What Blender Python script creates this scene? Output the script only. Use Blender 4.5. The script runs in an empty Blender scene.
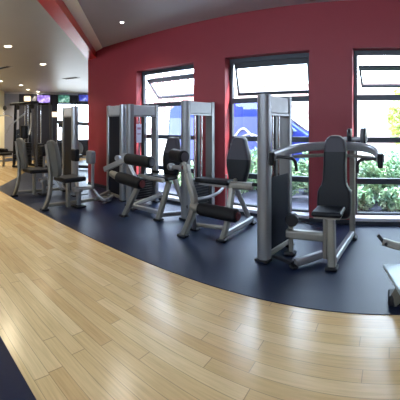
import bpy, bmesh, math, random
from mathutils import Vector, Matrix
random.seed(7)
S = bpy.context.scene
COL = S.collection
# ------------------------------------------------------------------ camera, sky, light, exposure
F, CX, HZ, EYE = 320.0, 391.5, 126.8, 1.45      # the photo is a crop of a cylindrical panorama
cam = bpy.data.objects.new('camera', bpy.data.cameras.new('camera'))
COL.objects.link(cam); S.camera = cam
cam.location = (0, 0, EYE); cam.rotation_euler = (math.pi/2, 0, 0)
cd = cam.data
cd.type = 'PANO'; cd.panorama_type = 'CENTRAL_CYLINDRICAL'
cd.central_cylindrical_range_u_min = (0-CX)/F
cd.central_cylindrical_range_u_max = (400-CX)/F
cd.central_cylindrical_range_v_min = (HZ-400)/F
cd.central_cylindrical_range_v_max = HZ/F
cd.central_cylindrical_radius = 1.0
cd.clip_end = 500
W = bpy.data.worlds.new('sky'); S.world = W; W.use_nodes = True
wn = W.node_tree.nodes; wl = W.node_tree.links
bg = wn['Background']; bg.inputs['Strength'].default_value = 9.0
tc = wn.new('ShaderNodeTexCoord'); sx = wn.new('ShaderNodeSeparateXYZ'); cr = wn.new('ShaderNodeValToRGB')
wl.new(tc.outputs['Generated'], sx.inputs[0]); wl.new(sx.outputs['Z'], cr.inputs[0]); wl.new(cr.outputs[0], bg.inputs['Color'])
cr.color_ramp.elements[0].position = 0.0; cr.color_ramp.elements[0].color = (.70, .83, 1, 1)
cr.color_ramp.elements[1].position = 0.6; cr.color_ramp.elements[1].color = (.64, .79, 1, 1)
sun = bpy.data.objects.new('sun', bpy.data.lights.new('sun', 'SUN')); COL.objects.link(sun)
sun.data.energy = 14.0; sun.data.angle = .1; sun.data.color = (1, .95, .86)
sun.rotation_euler = Vector((1, .22, .5)).to_track_quat('Z', 'Y').to_euler()   # from the right, almost along the window wall
S.view_settings.view_transform = 'Standard'; S.view_settings.look = 'None'
S.view_settings.gamma = 1; S.view_settings.use_curve_mapping = False
S.view_settings.exposure = 0.8
S.cycles.max_bounces = 8; S.cycles.use_denoising = True

def fl(x, y, z=0.0):
    d = F*(EYE-z)/(y-HZ); p = (x-CX)/F
    return Vector((d*math.sin(p), d*math.cos(p), z))
def at(x, y, Y):
    p = (x-CX)/F; return Vector((Y*math.tan(p), Y, EYE-(y-HZ)*(Y/math.cos(p))/F))

# ------------------------------------------------------------------ materials
def lin(c):
    c = c/255.0
    return c/12.92 if c <= .04045 else ((c+.055)/1.055)**2.4
def rgb(r, g, b): return (lin(r), lin(g), lin(b), 1)
MATS = {}
def mat(name, col, rough=.5, metal=0.0, var=.08, scale=30, bump=0.0, emit=None, es=1.0, spec=.4, alpha=None, trans=0.0):
    if name in MATS: return MATS[name]
    m = bpy.data.materials.new(name); m.use_nodes = True
    n = m.node_tree.nodes; l = m.node_tree.links; p = n['Principled BSDF']
    p.inputs['Roughness'].default_value = rough; p.inputs['Metallic'].default_value = metal
    p.inputs['Specular IOR Level'].default_value = spec
    t = n.new('ShaderNodeTexCoord'); no = n.new('ShaderNodeTexNoise'); no.inputs['Scale'].default_value = scale
    no.inputs['Detail'].default_value = 3
    l.new(t.outputs['Object'], no.inputs['Vector'])
    mx = n.new('ShaderNodeMix'); mx.data_type = 'RGBA'
    mx.inputs['A'].default_value = tuple(c*(1-var) for c in col[:3])+(1,)
    mx.inputs['B'].default_value = tuple(min(1, c*(1+var)) for c in col[:3])+(1,)
    l.new(no.outputs['Fac'], mx.inputs['Factor']); l.new(mx.outputs['Result'], p.inputs['Base Color'])
    if bump:
        b = n.new('ShaderNodeBump'); b.inputs['Strength'].default_value = bump; b.inputs['Distance'].default_value = .01
        l.new(no.outputs['Fac'], b.inputs['Height']); l.new(b.outputs[0], p.inputs['Normal'])
    if emit:
        p.inputs['Emission Color'].default_value = emit; p.inputs['Emission Strength'].default_value = es
    if trans: p.inputs['Transmission Weight'].default_value = trans; p.inputs['IOR'].default_value = 1.45
    MATS[name] = m; return m
def glass_mat():
    m = bpy.data.materials.new('window_glass'); m.use_nodes = True
    n = m.node_tree.nodes; l = m.node_tree.links; n.clear()
    o = n.new('ShaderNodeOutputMaterial'); mx = n.new('ShaderNodeMixShader'); tr = n.new('ShaderNodeBsdfTransparent'); g = n.new('ShaderNodeBsdfGlossy')
    lw = n.new('ShaderNodeLayerWeight'); lw.inputs[0].default_value = .5; pw = n.new('ShaderNodeMath'); pw.operation = 'POWER'; pw.inputs[1].default_value = 4; l.new(lw.outputs['Facing'], pw.inputs[0])
    fr = n.new('ShaderNodeMath'); fr.operation = 'MULTIPLY_ADD'; l.new(pw.outputs[0], fr.inputs[0]); fr.inputs[1].default_value = .5; fr.inputs[2].default_value = .04
    tr.inputs[0].default_value = (.96, .98, .98, 1); g.inputs['Roughness'].default_value = .02
    l.new(fr.outputs[0], mx.inputs[0]); l.new(tr.outputs[0], mx.inputs[1]); l.new(g.outputs[0], mx.inputs[2]); l.new(mx.outputs[0], o.inputs[0])
    return m
M = dict(
 red=mat('red_paint', rgb(134, 48, 57), .5, var=.05, scale=3, spec=.3),
 redgloss=mat('red_gloss_paint', rgb(200, 45, 38), .3, var=.05, scale=3),
 ceil=mat('ceiling_paint', rgb(170, 166, 170), .6, var=.03, scale=2),
 gceil=mat('glossy_ceiling', rgb(172, 166, 158), .42, var=.05, scale=2),
 cream=mat('cream_paint', rgb(245, 240, 222), .6, var=.03, scale=2),
 cwall=mat('cream_wall_paint', rgb(222, 212, 178), .6, var=.03, scale=2),
 dark=mat('dark_wall_paint', rgb(34, 35, 46), .6, var=.05, scale=2),
 greyw=mat('grey_wall_paint', rgb(128, 130, 142), .6, var=.05, scale=2),
 frame=mat('window_frame_metal', rgb(52, 58, 66), .45, .3, var=.04),
 sill=mat('sill_white', rgb(196, 196, 205), .4, var=.03),
 skirt=mat('skirting_dark', rgb(40, 44, 54), .5, var=.05),
 silver=mat('silver_powder_coat', rgb(146, 147, 150), .36, .6, var=.05, scale=60),
 beige=mat('satin_frame_metal', rgb(132, 129, 121), .4, .5, var=.05, scale=60),
 col=mat('brushed_column', rgb(126, 127, 130), .42, .55, var=.04, scale=60),
 pad=mat('black_upholstery', rgb(14, 16, 21), .45, var=.12, scale=80, bump=.08, spec=.22),
 padg=mat('charcoal_upholstery', rgb(60, 58, 66), .5, var=.08, scale=80, bump=.08, spec=.25),
 padl=mat('grey_upholstery', rgb(100, 102, 106), .5, var=.08, scale=80),
 foam=mat('black_foam', rgb(12, 12, 15), .6, var=.15, scale=120, bump=.1, spec=.25),
 rubber=mat('black_rubber', rgb(18, 18, 22), .6, var=.1),
 black=mat('black_plastic', rgb(22, 23, 28), .4, var=.08),
 iron=mat('weight_iron', rgb(20, 21, 27), .45, .4, var=.08),
 chrome=mat('chrome', rgb(205, 205, 210), .15, 1.0, var=.02),
 white=mat('white_plastic', rgb(225, 226, 228), .4, var=.03),
 paper=mat('placard_white', rgb(205, 205, 225), .5, var=.05, scale=40),
 redm=mat('red_plastic', rgb(92, 26, 28), .4, var=.05),
 shroud=mat('smoked_shroud', rgb(14, 17, 28), .45, .0, var=.06, spec=.12),
 glass=glass_mat(),
)

def wood_mat():
    m = bpy.data.materials.new('maple_planks'); m.use_nodes = True
    n = m.node_tree.nodes; l = m.node_tree.links; p = n['Principled BSDF']
    def mth(op, a, b=None, c=None):
        k = n.new('ShaderNodeMath'); k.operation = op
        for i, v in enumerate((a, b, c)):
            if v is None: continue
            if isinstance(v, (int, float)): k.inputs[i].default_value = v
            else: l.new(v, k.inputs[i])
        return k.outputs[0]
    t = n.new('ShaderNodeTexCoord'); s = n.new('ShaderNodeSeparateXYZ'); l.new(t.outputs['Object'], s.inputs[0])
    v = mth('DIVIDE', s.outputs['Y'], .1); row = mth('FLOOR', v); fv = mth('FRACT', v)
    w1 = n.new('ShaderNodeTexWhiteNoise'); w1.noise_dimensions = '1D'; l.new(row, w1.inputs['W'])
    u = mth('ADD', mth('DIVIDE', s.outputs['X'], 1.05), mth('MULTIPLY', w1.outputs['Value'], 7.0)); cell = mth('FLOOR', u); fu = mth('FRACT', u)
    cb = n.new('ShaderNodeCombineXYZ'); l.new(row, cb.inputs[0]); l.new(cell, cb.inputs[1])
    w2 = n.new('ShaderNodeTexWhiteNoise'); w2.noise_dimensions = '2D'; l.new(cb.outputs[0], w2.inputs['Vector'])
    ramp = n.new('ShaderNodeValToRGB'); l.new(w2.outputs['Value'], ramp.inputs[0])
    e = ramp.color_ramp.elements
    e[0].color = rgb(212, 176, 122); e[1].color = rgb(234, 206, 154)
    a = ramp.color_ramp.elements.new(.3); a.color = rgb(219, 187, 133)
    a = ramp.color_ramp.elements.new(.75); a.color = rgb(225, 194, 141)
    mp = n.new('ShaderNodeMapping'); mp.inputs['Scale'].default_value = (1.2, 22, 1); l.new(t.outputs['Object'], mp.inputs[0])
    no = n.new('ShaderNodeTexNoise'); no.inputs['Scale'].default_value = 3; no.inputs['Detail'].default_value = 5; l.new(mp.outputs[0], no.inputs['Vector'])
    g = n.new('ShaderNodeMix'); g.data_type = 'RGBA'; g.blend_type = 'MULTIPLY'; g.inputs['Factor'].default_value = .45
    gr = n.new('ShaderNodeValToRGB'); l.new(no.outputs['Fac'], gr.inputs[0]); gr.color_ramp.elements[0].position = .3
    gr.color_ramp.elements[0].color = (.62, .58, .52, 1); gr.color_ramp.elements[1].position = .6; gr.color_ramp.elements[1].color = (1, 1, 1, 1)
    l.new(ramp.outputs[0], g.inputs['A']); l.new(gr.outputs[0], g.inputs['B'])
    seam = mth('MAXIMUM', mth('LESS_THAN', fv, .045), mth('LESS_THAN', fu, .006))
    k = n.new('ShaderNodeMix'); k.data_type = 'RGBA'; k.inputs['B'].default_value = rgb(140, 112, 82)
    l.new(mth('MULTIPLY', seam, .55), k.inputs['Factor']); l.new(g.outputs['Result'], k.inputs['A']); l.new(k.outputs['Result'], p.inputs['Base Color'])
    p.inputs['Roughness'].default_value = .3
    l.new(mth('ADD', .17, mth('MULTIPLY', no.outputs['Fac'], .12)), p.inputs['Roughness'])
    return m
def mat_rubber():
    m = mat('rubber_flooring', rgb(15, 28, 54), .36, var=.12, scale=220, bump=.25)
    n = m.node_tree.nodes; l = m.node_tree.links
    return m
M['wood'] = wood_mat(); M['mat'] = mat_rubber()

# ------------------------------------------------------------------ mesh helpers
def ob(name, bm, m, parent=None, loc=None, smooth=True, bevel=0.0, seg=2):
    me = bpy.data.meshes.new(name); bm.normal_update(); bm.to_mesh(me); bm.free()
    o = bpy.data.objects.new(name, me); COL.objects.link(o)
    for mm in (m if isinstance(m, (list, tuple)) else [m]): me.materials.append(mm)
    if parent is not None: o.parent = parent
    if loc is not None: o.location = loc
    if smooth:
        me.shade_smooth() if hasattr(me, 'shade_smooth') else None
        md = None
    if bevel:
        b = o.modifiers.new('bevel', 'BEVEL'); b.width = bevel; b.segments = seg; b.limit_method = 'ANGLE'; b.angle_limit = math.radians(35)
        b.harden_normals = False
    if smooth:
        w = o.modifiers.new('wn', 'WEIGHTED_NORMAL'); w.keep_sharp = True
        for e in me.edges: pass
        me.set_sharp_from_angle(angle=math.radians(38)) if not bevel else None
    return o
def B(): return bmesh.new()
def frame_of(d, up=Vector((0, 0, 1))):
    d = d.normalized()
    if abs(d.dot(up)) > .98: up = Vector((0, 1, 0))
    s = d.cross(up).normalized(); u = s.cross(d).normalized()
    return s, u
def box(bm, lo, hi, R=None, o=None):
    vs = []
    for x in (lo[0], hi[0]):
        for y in (lo[1], hi[1]):
            for z in (lo[2], hi[2]):
                v = Vector((x, y, z))
                if R is not None: v = R @ v
                if o is not None: v = v + o
                vs.append(bm.verts.new(v))
    for f in ((0, 1, 3, 2), (4, 6, 7, 5), (0, 4, 5, 1), (2, 3, 7, 6), (0, 2, 6, 4), (1, 5, 7, 3)):
        bm.faces.new([vs[i] for i in f])
def chaikin(pts, n=2):
    pts = [Vector(p) for p in pts]
    for _ in range(n):
        q = [pts[0]]
        for a, b in zip(pts, pts[1:]): q += [a*.75+b*.25, a*.25+b*.75]
        q.append(pts[-1]); pts = q
    return pts
def sweep(bm, pts, prof, up=Vector((0, 0, 1)), scale=None):
    """closed profile [(s,u)...] swept along pts with end caps"""
    pts = [Vector(p) for p in pts]; rings = []; S0 = None
    for i, p in enumerate(pts):
        d = (pts[min(i+1, len(pts)-1)]-pts[max(i-1, 0)]).normalized()
        if S0 is None: s, u = frame_of(d, up)
        else:
            s = (S0 - d*S0.dot(d)).normalized(); u = s.cross(d).normalized()
        S0 = s; k = scale(i/(len(pts)-1)) if scale else 1
        rings.append([bm.verts.new(p+s*a*k+u*b*k) for a, b in prof])
    n = len(prof)
    for a, b in zip(rings, rings[1:]):
        for i in range(n): bm.faces.new((a[i], a[(i+1) % n], b[(i+1) % n], b[i]))
    bm.faces.new(rings[0][::-1]); bm.faces.new(rings[-1])
def circ(r, n=14, ry=None):
    ry = ry or r; return [(r*math.cos(2*math.pi*i/n), ry*math.sin(2*math.pi*i/n)) for i in range(n)]
def rrect(w, h, r, n=4):
    o = []
    for cx, cy, a0 in ((w/2-r, h/2-r, 0), (-w/2+r, h/2-r, 90), (-w/2+r, -h/2+r, 180), (w/2-r, -h/2+r, 270)):
        for i in range(n+1):
            a = math.radians(a0+90*i/n); o.append((cx+r*math.cos(a), cy+r*math.sin(a)))
    return o
def tube(bm, pts, r, seg=12, smooth=0): sweep(bm, chaikin(pts, smooth) if smooth else pts, circ(r, seg))
def beam(bm, pts, w, h, r=None, smooth=0, up=Vector((0, 0, 1))):
    sweep(bm, chaikin(pts, smooth) if smooth else pts, rrect(w, h, r or min(w, h)*.3), up)
def lathe(bm, a, b, prof, seg=20):
    """prof: [(t,r)] along a->b"""
    a = Vector(a); b = Vector(b); s, u = frame_of(b-a); rings = []
    for t, r in prof:
        c = a.lerp(b, t)
        rings.append([bm.verts.new(c+s*r*math.cos(2*math.pi*i/seg)+u*r*math.sin(2*math.pi*i/seg)) for i in range(seg)])
    for x, y in zip(rings, rings[1:]):
        for i in range(seg): bm.faces.new((x[i], x[(i+1) % seg], y[(i+1) % seg], y[i]))
    bm.faces.new(rings[0][::-1]); bm.faces.new(rings[-1])
def roller(bm, a, b, r):
    L = (Vector(b)-Vector(a)).length; e = min(.3, r*.35/L)
    lathe(bm, a, b, [(0, r*.55), (e*.15, r*.85), (e*.6, r*.97), (e, r), (1-e, r), (1-e*.6, r*.97), (1-e*.15, r*.85), (1, r*.55)])
def pad_mesh(bm, outline, th, R, o, z0=None, z1=None, n=3):
    """upholstered pad: outline in local x,z ; thickness along -y (front), rounded rim; optional cut between heights"""
    cx = sum(p[0] for p in outline)/len(outline); cz = sum(p[1] for p in outline)/len(outline)
    lay = [(0, 1.0), (.25, 1.0), (.6, .995), (.85, .96), (1.0, .86)]
    rings = []
    w = max(p[0] for p in outline)-min(p[0] for p in outline)
    ins = w/2
    for t, k in lay:
        ring = []
        for x, z in outline:
            q = Vector((cx+(x-cx)*k, -th*t, cz+(z-cz)*(1-(1-k)*.6)))
            ring.append(bm.verts.new(R @ q + o))
        rings.append(ring)
    m = len(outline)
    for a, b in zip(rings, rings[1:]):
        for i in range(m): bm.faces.new((a[i], a[(i+1) % m], b[(i+1) % m], b[i]))
    bm.faces.new(rings[0][::-1]); bm.faces.new(rings[-1])
def rz(a): return Matrix.Rotation(a, 3, 'Z')
def tag(o, label, cat, group=None, kind=None):
    o['label'] = label; o['category'] = cat
    if group: o['group'] = group
    if kind: o['kind'] = kind
    return o
def thing(name, label, cat, loc=(0, 0, 0), rot=0, group=None):
    o = bpy.data.objects.new(name, None); COL.objects.link(o); o.location = loc; o.rotation_euler = (0, 0, rot)
    o.empty_display_size = .1
    return tag(o, label, cat, group)
def struct(name, bm, m, parent=None, bevel=0, smooth=False):
    o = ob(name, bm, m, parent, bevel=bevel, smooth=smooth)
    if parent is None: o['kind'] = 'structure'
    return o
def poly(bm, pts, z0, z1):
    a = [bm.verts.new((x, y, z0)) for x, y in pts]; b = [bm.verts.new((x, y, z1)) for x, y in pts]
    n = len(pts); bm.faces.new(a[::-1]); bm.faces.new(b)
    for i in range(n): bm.faces.new((a[i], a[(i+1) % n], b[(i+1) % n], b[i]))
    bmesh.ops.recalc_face_normals(bm, faces=bm.faces)

# ------------------------------------------------------------------ the room
WY = 4.71; WT = .29; ZC = 3.33; ZL = 3.13
XR, XE = 4.2, -6.56
bm = B(); poly(bm, [(-15, -2.6), (4.5, -2.6), (4.5, 5.0), (-6.45, 5.0), (-13.0, 10.55), (-15, 10.6)], -.12, 0); struct('floor', bm, M['wood'])
bm = B(); poly(bm, [(XR, 2.466), (XR, WY), (XE, WY), (-6.75, 4.78), (-11.3, 8.5), (-11.3, 6.05), (-9.2, 4.15), (-8.35, 3.5), (-7.25, 2.60), (-7.05, 2.466)], .0, .006)
tag(ob('rubber_mat', bm, M['mat'], smooth=False), 'long navy rubber mat running under the row of weight machines beside the red wall', 'mat')
bm = B(); poly(bm, [(XR, -2.4), (XR, .754), (-6.5, .754), (-6.5, -2.4)], .0, .006)
tag(ob('rubber_mat', bm, M['mat'], smooth=False), 'dark rubber mat in the bottom corner across the wooden walkway from the machines', 'mat')
bm = B(); poly(bm, [(-12.5, 4.3), (-12.2, 9.0), (-12.9, 9.0), (-13.9, 5.5)], .0, .006)
tag(ob('rubber_mat', bm, M['mat'], smooth=False), 'far dark rubber mat along the foot of the black wall with televisions', 'mat')

WIN = [(-4.82, -3.35), (-2.70, -1.24), (-.58, .88), (1.54, 3.0)]
ZT = 2.62; ZB = .10
bm = B(); xs = [XE]+[v for w in WIN for v in w]+[XR]
for i in range(0, len(xs), 2): box(bm, (xs[i], WY, 0), (xs[i+1], WY+WT, ZC+.1))
for a, b in WIN: box(bm, (a, WY, ZT), (b, WY+WT, ZC+.1)); box(bm, (a, WY+.02, -.02), (b, WY+WT, ZB-.02))
struct('wall_back', bm, M['red'])
bm = B(); poly(bm, [(XE, WY+.02), (XE+.1, WY+WT-.001), (-6.40, 5.05), (-12.95, 10.6), (-13.05, 10.45)], 0, ZC+.1); struct('wall_return', bm, mat('exterior_render', rgb(200, 205, 212), .8, var=.04, scale=2))
bm = B()
for a, b in WIN: box(bm, (a, WY-.012, .0), (b, WY+.02, .055))
struct('trim_1', bm, M['skirt'])
bm = B()
for i in range(0, len(xs), 2): box(bm, (xs[i]+.0, WY-.014, 0), (xs[i+1], WY, .07))
struct('baseboard_back', bm, M['skirt'])
# sashes: (top Y,z) (bottom Y,z)
SASH = [((4.95, 2.46), (5.34, 2.08)), ((4.93, 2.555), (5.08, 2.0)), ((4.95, 2.39), (5.5, 2.14)), ((4.95, 2.46), (5.3, 2.08))]
for i, (a, b) in enumerate(WIN):
    root = bpy.data.objects.new('window_%d' % (i+1), None); COL.objects.link(root); root['kind'] = 'structure'; root.location = ((a+b)/2, 4.9, ZB)
    inv = -root.location
    def wp(name, bm, m, bevel=.004):
        o = ob(name, bm, m, root, smooth=False, bevel=bevel); o.location = inv; return o
    y0, y1 = 4.87, 4.94
    bm = B()
    box(bm, (a, y0, ZB), (a+.055, y1, ZT)); box(bm, (b-.055, y0, ZB), (b, y1, ZT))
    box(bm, (a+.055, y0, ZT-.075), (b-.055, y1, ZT)); box(bm, (a+.055, y0, ZB), (b-.055, y1, ZB+.035))
    wp('window_frame', bm, M['frame'])
    for z in (1.90, 1.25, .62):
        bm = B(); box(bm, (a+.056, y0, z-.045), (b-.056, y1, z+.04)); wp('transom', bm, M['frame'])
    for z0, z1 in ((ZB+.036, .574), (.661, 1.204), (1.291, 1.854)):
        bm = B(); box(bm, (a+.056, 4.9, z0), (b-.056, 4.908, z1)); wp('pane', bm, M['glass'], 0)
    bm = B(); box(bm, (a, WY-.02, ZB-.045), (b, y0-.001, ZB+.002)); wp('window_sill', bm, M['sill'])
    (ty, tz), (by, bz) = SASH[i]
    T = Vector((0, ty, tz)); Bt = Vector((0, by, bz)); d = (Bt-T).normalized(); X = Vector((1, 0, 0)); nn = X.cross(d).normalized()
    bm = B(); L = (Bt-T).length; xa, xb = a+.065, b-.065
    def rail(x0, x1, s0, s1):
        vs = []
        for x in (x0, x1):
            for s in (s0, s1):
                for q in (-.02, .02): vs.append(bm.verts.new(Vector((x, 0, 0))+T+d*s+nn*q))
        for f in ((0, 1, 3, 2), (4, 6, 7, 5), (0, 4, 5, 1), (2, 3, 7, 6), (0, 2, 6, 4), (1, 5, 7, 3)): bm.faces.new([vs[k] for k in f])
    rail(xa, xb, 0, .10); rail(xa, xb, L-.055, L); rail(xa, xa+.035, .10, L-.055); rail(xb-.035, xb, .085, L-.055)
    bmesh.ops.recalc_face_normals(bm, faces=bm.faces)
    s = wp('opening_sash', bm, M['frame'])
    bm = B(); vs = [bm.verts.new(Vector((x, 0, 0))+T+d*q) for x, q in ((xa+.035, .10), (xb-.035, .10), (xb-.035, L-.055), (xa+.035, L-.055))]; bm.faces.new(vs)
    g = ob('pane', bm, M['glass'], s, smooth=False)
# ceilings: right high ceiling, diagonal bulkhead, lower glossy ceiling on the left
L1 = lambda x: 4.71-1.018*(x+6.56)
e0 = (-6.56, 4.75); e1 = (.62, -2.6)            # lower ceiling edge
off = Vector((1.018, 1, 0)).normalized()*.205                    # bulkhead depth, to the right
f0 = (e0[0]+off.x, e0[1]+off.y); f1 = (e1[0]+off.x, e1[1]+off.y)
bm = B(); poly(bm, [(-6.3, 5.0), (-6.56, 4.95), (e1[0]+.05, -2.79), (XR, -2.79), (XR, 5.0)], ZC, ZC+.12); struct('ceiling', bm, M['ceil'])
bm = B(); poly(bm, [(-15, 10.6), (-15, -2.79), (e1[0], -2.79), (e1[0], e1[1]), (-6.56, 4.71), (-6.45, 5.0), (-13.0, 10.55)], ZL, ZL+.1); struct('ceiling_left', bm, M['gceil'])
bm = B(); poly(bm, [(-6.56, 4.71), e1, f1, (f0[0]+(f0[1]-4.709)/1.018, 4.709)], ZL, ZC-.001); struct('trim_2', bm, M['redgloss'])
g0 = Vector((f0[0], f0[1], 0)); g1 = Vector((f1[0], f1[1], 0)); dd = (g1-g0).normalized(); nx = Vector((-dd.y, dd.x, 0)); nx = nx if nx.x > 0 else -nx
bm = B(); pr = [(0, ZC-.001), (0, ZC-.045), (.03, ZC-.04), (.17, ZC-.012), (.19, ZC-.001)]
a = [bm.verts.new(g0+dd*.25+nx*p+Vector((0, 0, z))) for p, z in pr]; b = [bm.verts.new(g1+nx*p+Vector((0, 0, z))) for p, z in pr]
for k in range(len(pr)-1): bm.faces.new((a[k], a[k+1], b[k+1], b[k]))
bm.faces.new(a); bm.faces.new(b[::-1]); bmesh.ops.recalc_face_normals(bm, faces=bm.faces)
struct('trim_3', bm, M['cream'], smooth=False)
# far walls
P0 = Vector((-14.3, 5.4, 0)); P1 = Vector((-12.75, 11.0, 0)); dw = (P1-P0).normalized(); nw = Vector((dw.y, -dw.x, 0))   # nw points into the room
LW = (P1-P0).length
def wall_t(px):     # where the ray of a photo column meets the far wall
    p = (px-CX)/F; s, c = math.sin(p), math.cos(p)
    den = dw.x*c-dw.y*s; return (P0.y*s-P0.x*c)/den
RW = Matrix((( dw.x, nw.x, 0), (dw.y, nw.y, 0), (0, 0, 1)))
def wbox(bm, t0, t1, z0, z1, n0, n1): box(bm, (t0, n0, z0), (t1, n1, z1), RW, P0)
tw0, tw1 = wall_t(57), wall_t(93); tg = wall_t(19)
bm = B(); wbox(bm, tg, tw0, 0, ZL, -.2, 0); wbox(bm, tw1, LW, 0, ZL, -.2, 0); wbox(bm, tw0, tw1, 0, .75, -.2, 0); wbox(bm, tw0, tw1, 2.62, ZL, -.2, 0)
struct('wall_left', bm, M['dark'])
bm = B(); wbox(bm, -.1, tg, 0, ZL, -.2, 0); struct('wall_grey_corner', bm, M['greyw'])
root = bpy.data.objects.new('window_5', None); COL.objects.link(root); root['kind'] = 'structure'; root.location = P0+dw*(tw0+tw1)/2
bm = B(); wbox(bm, tw0, tw1, .75, .8, -.12, -.05); wbox(bm, tw0, tw1, 2.57, 2.62, -.12, -.05)
for t in (tw0, tw0+(tw1-tw0)*.5, tw1-.05): wbox(bm, t, t+.05, .8, 2.57, -.12, -.05)
o = ob('window_frame', bm, M['frame'], root, smooth=False); o.location = -root.location
bm = B(); wbox(bm, tw0, tw1, .8, 2.57, -.09, -.085); o = ob('pane', bm, M['glass'], root, smooth=False); o.location = -root.location
q0 = Vector((-14.3, 5.4, 0)); q1 = Vector((-11.6, 3.35, 0)); dq = (q1-q0).normalized(); nq = Vector((-dq.y, dq.x, 0))
bm = B(); Lq = (q1-q0).length; Rq = Matrix(((dq.x, nq.x, 0), (dq.y, nq.y, 0), (0, 0, 1)))
box(bm, (-.1, -.2, 0), (Lq, 0, ZL), Rq, q0); box(bm, (-11.8, -2.6, 0), (-11.6, 3.35, ZL)); struct('wall_side', bm, M['cwall'])
bm = B(); wbox(bm, 0, LW, ZL-.10, ZL-.001, .0, .06); struct('trim_4', bm, M['ceil'])
bm = B(); box(bm, (4.2, -2.6, 0), (4.4, 5.0, ZC+.1)); struct('wall_right', bm, M['red'])
bm = B(); box(bm, (-15, -2.8, 0), (4.4, -2.6, 2.2)); box(bm, (-15, -2.8, 2.9), (4.4, -2.6, ZC+.1)); box(bm, (-15, -2.8, 2.2), (-7.5, -2.6, 2.9)); box(bm, (3.5, -2.8, 2.2), (4.4, -2.6, 2.9)); struct('wall_front', bm, M['cwall'])  # unseen rear wall; its high slot is added to let in soft fill light

# ------------------------------------------------------------------ ceiling lamps, vents
def downlight(x, y, z, label, warm, pw, k=1.0):
    t = thing('ceiling_light', label, 'ceiling light', (x, y, z), 0, 'recessed ceiling lights')
    bm = B(); n = 24; r0, r1 = .075*k, .11*k
    a = [bm.verts.new((r0*math.cos(2*math.pi*i/n), r0*math.sin(2*math.pi*i/n), -.004)) for i in range(n)]
    b = [bm.verts.new((r1*math.cos(2*math.pi*i/n), r1*math.sin(2*math.pi*i/n), -.002)) for i in range(n)]
    c = [bm.verts.new((r0*math.cos(2*math.pi*i/n), r0*math.sin(2*math.pi*i/n), -.012)) for i in range(n)]
    for i in range(n):
        j = (i+1) % n; bm.faces.new((b[i], b[j], c[j], c[i])); bm.faces.new((c[i], c[j], a[j], a[i]))
    ob('trim_ring', bm, M['white'], t)
    bm = B(); bm.faces.new([bm.verts.new((r0*math.cos(-2*math.pi*i/n), r0*math.sin(-2*math.pi*i/n), -.006)) for i in range(n)])
    c = (1, .86, .62, 1) if warm else (1, .97, .92, 1)
    ob('lamp_lens', bm, mat('lamp_warm' if warm else 'lamp_cool', (1, 1, 1, 1), emit=c, es=9), t, smooth=False)
    l = bpy.data.lights.new('lamp', 'SPOT'); l.energy = pw; l.color = c[:3]; l.spot_size = 2.3; l.spot_blend = .6; l.shadow_soft_size = .08
    lo = bpy.data.objects.new('lamp', l); COL.objects.link(lo); lo.parent = t; lo.location = (0, 0, -.03)
def cpt(x, y, z): d = F*(z-EYE)/(HZ-y); p = (x-CX)/F; return d*math.sin(p), d*math.cos(p)
x, y = cpt(122, 22, ZC); downlight(x, y, ZC, 'single bright recessed light in the pale ceiling over the red wall', False, 35, .45)
for (px, py, lab) in ((43, 64, 'brightest warm downlight in the glossy lower ceiling, beside the red bulkhead'),
                      (8, 46, 'pale downlight in the glossy ceiling at the very left edge of the picture'),
                      (21, 85, 'small warm downlight above the multi gym, the left one of the far pair'),
                      (28, 89.5, 'small warm downlight above the multi gym, the right one of the far pair'),
                      (38, 91.6, 'tiny downlight just in front of the black wall above the purple television'),
                      (0.5, 81, 'warm downlight over the cream wall at the left edge')):
    x, y = cpt(px, py, ZL); downlight(x, y, ZL, lab, True, 110)
for px, py, lab in ((3, 67.5, 'dark slotted air vent in the glossy ceiling at the left edge'), (71, 78, 'small dark air vent in the glossy ceiling above the second television')):
    x, y = cpt(px, py, ZL); t = thing('air_vent', lab, 'air vent', (x, y, ZL), math.radians(20))
    bm = B(); box(bm, (-.3, -.11, -.014), (.3, -.09, -.001)); box(bm, (-.3, .09, -.014), (.3, .11, -.001)); box(bm, (-.3, -.09, -.014), (-.28, .09, -.001)); box(bm, (.28, -.09, -.014), (.3, .09, -.001))
    ob('vent_frame', bm, M['gceil'], t, smooth=False)
    bm = B()
    for k in range(6): box(bm, (-.28, -.085+k*.03, -.01), (.28, -.07+k*.03, -.002))
    ob('vent_slats', bm, M['rubber'], t, smooth=False)

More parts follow.
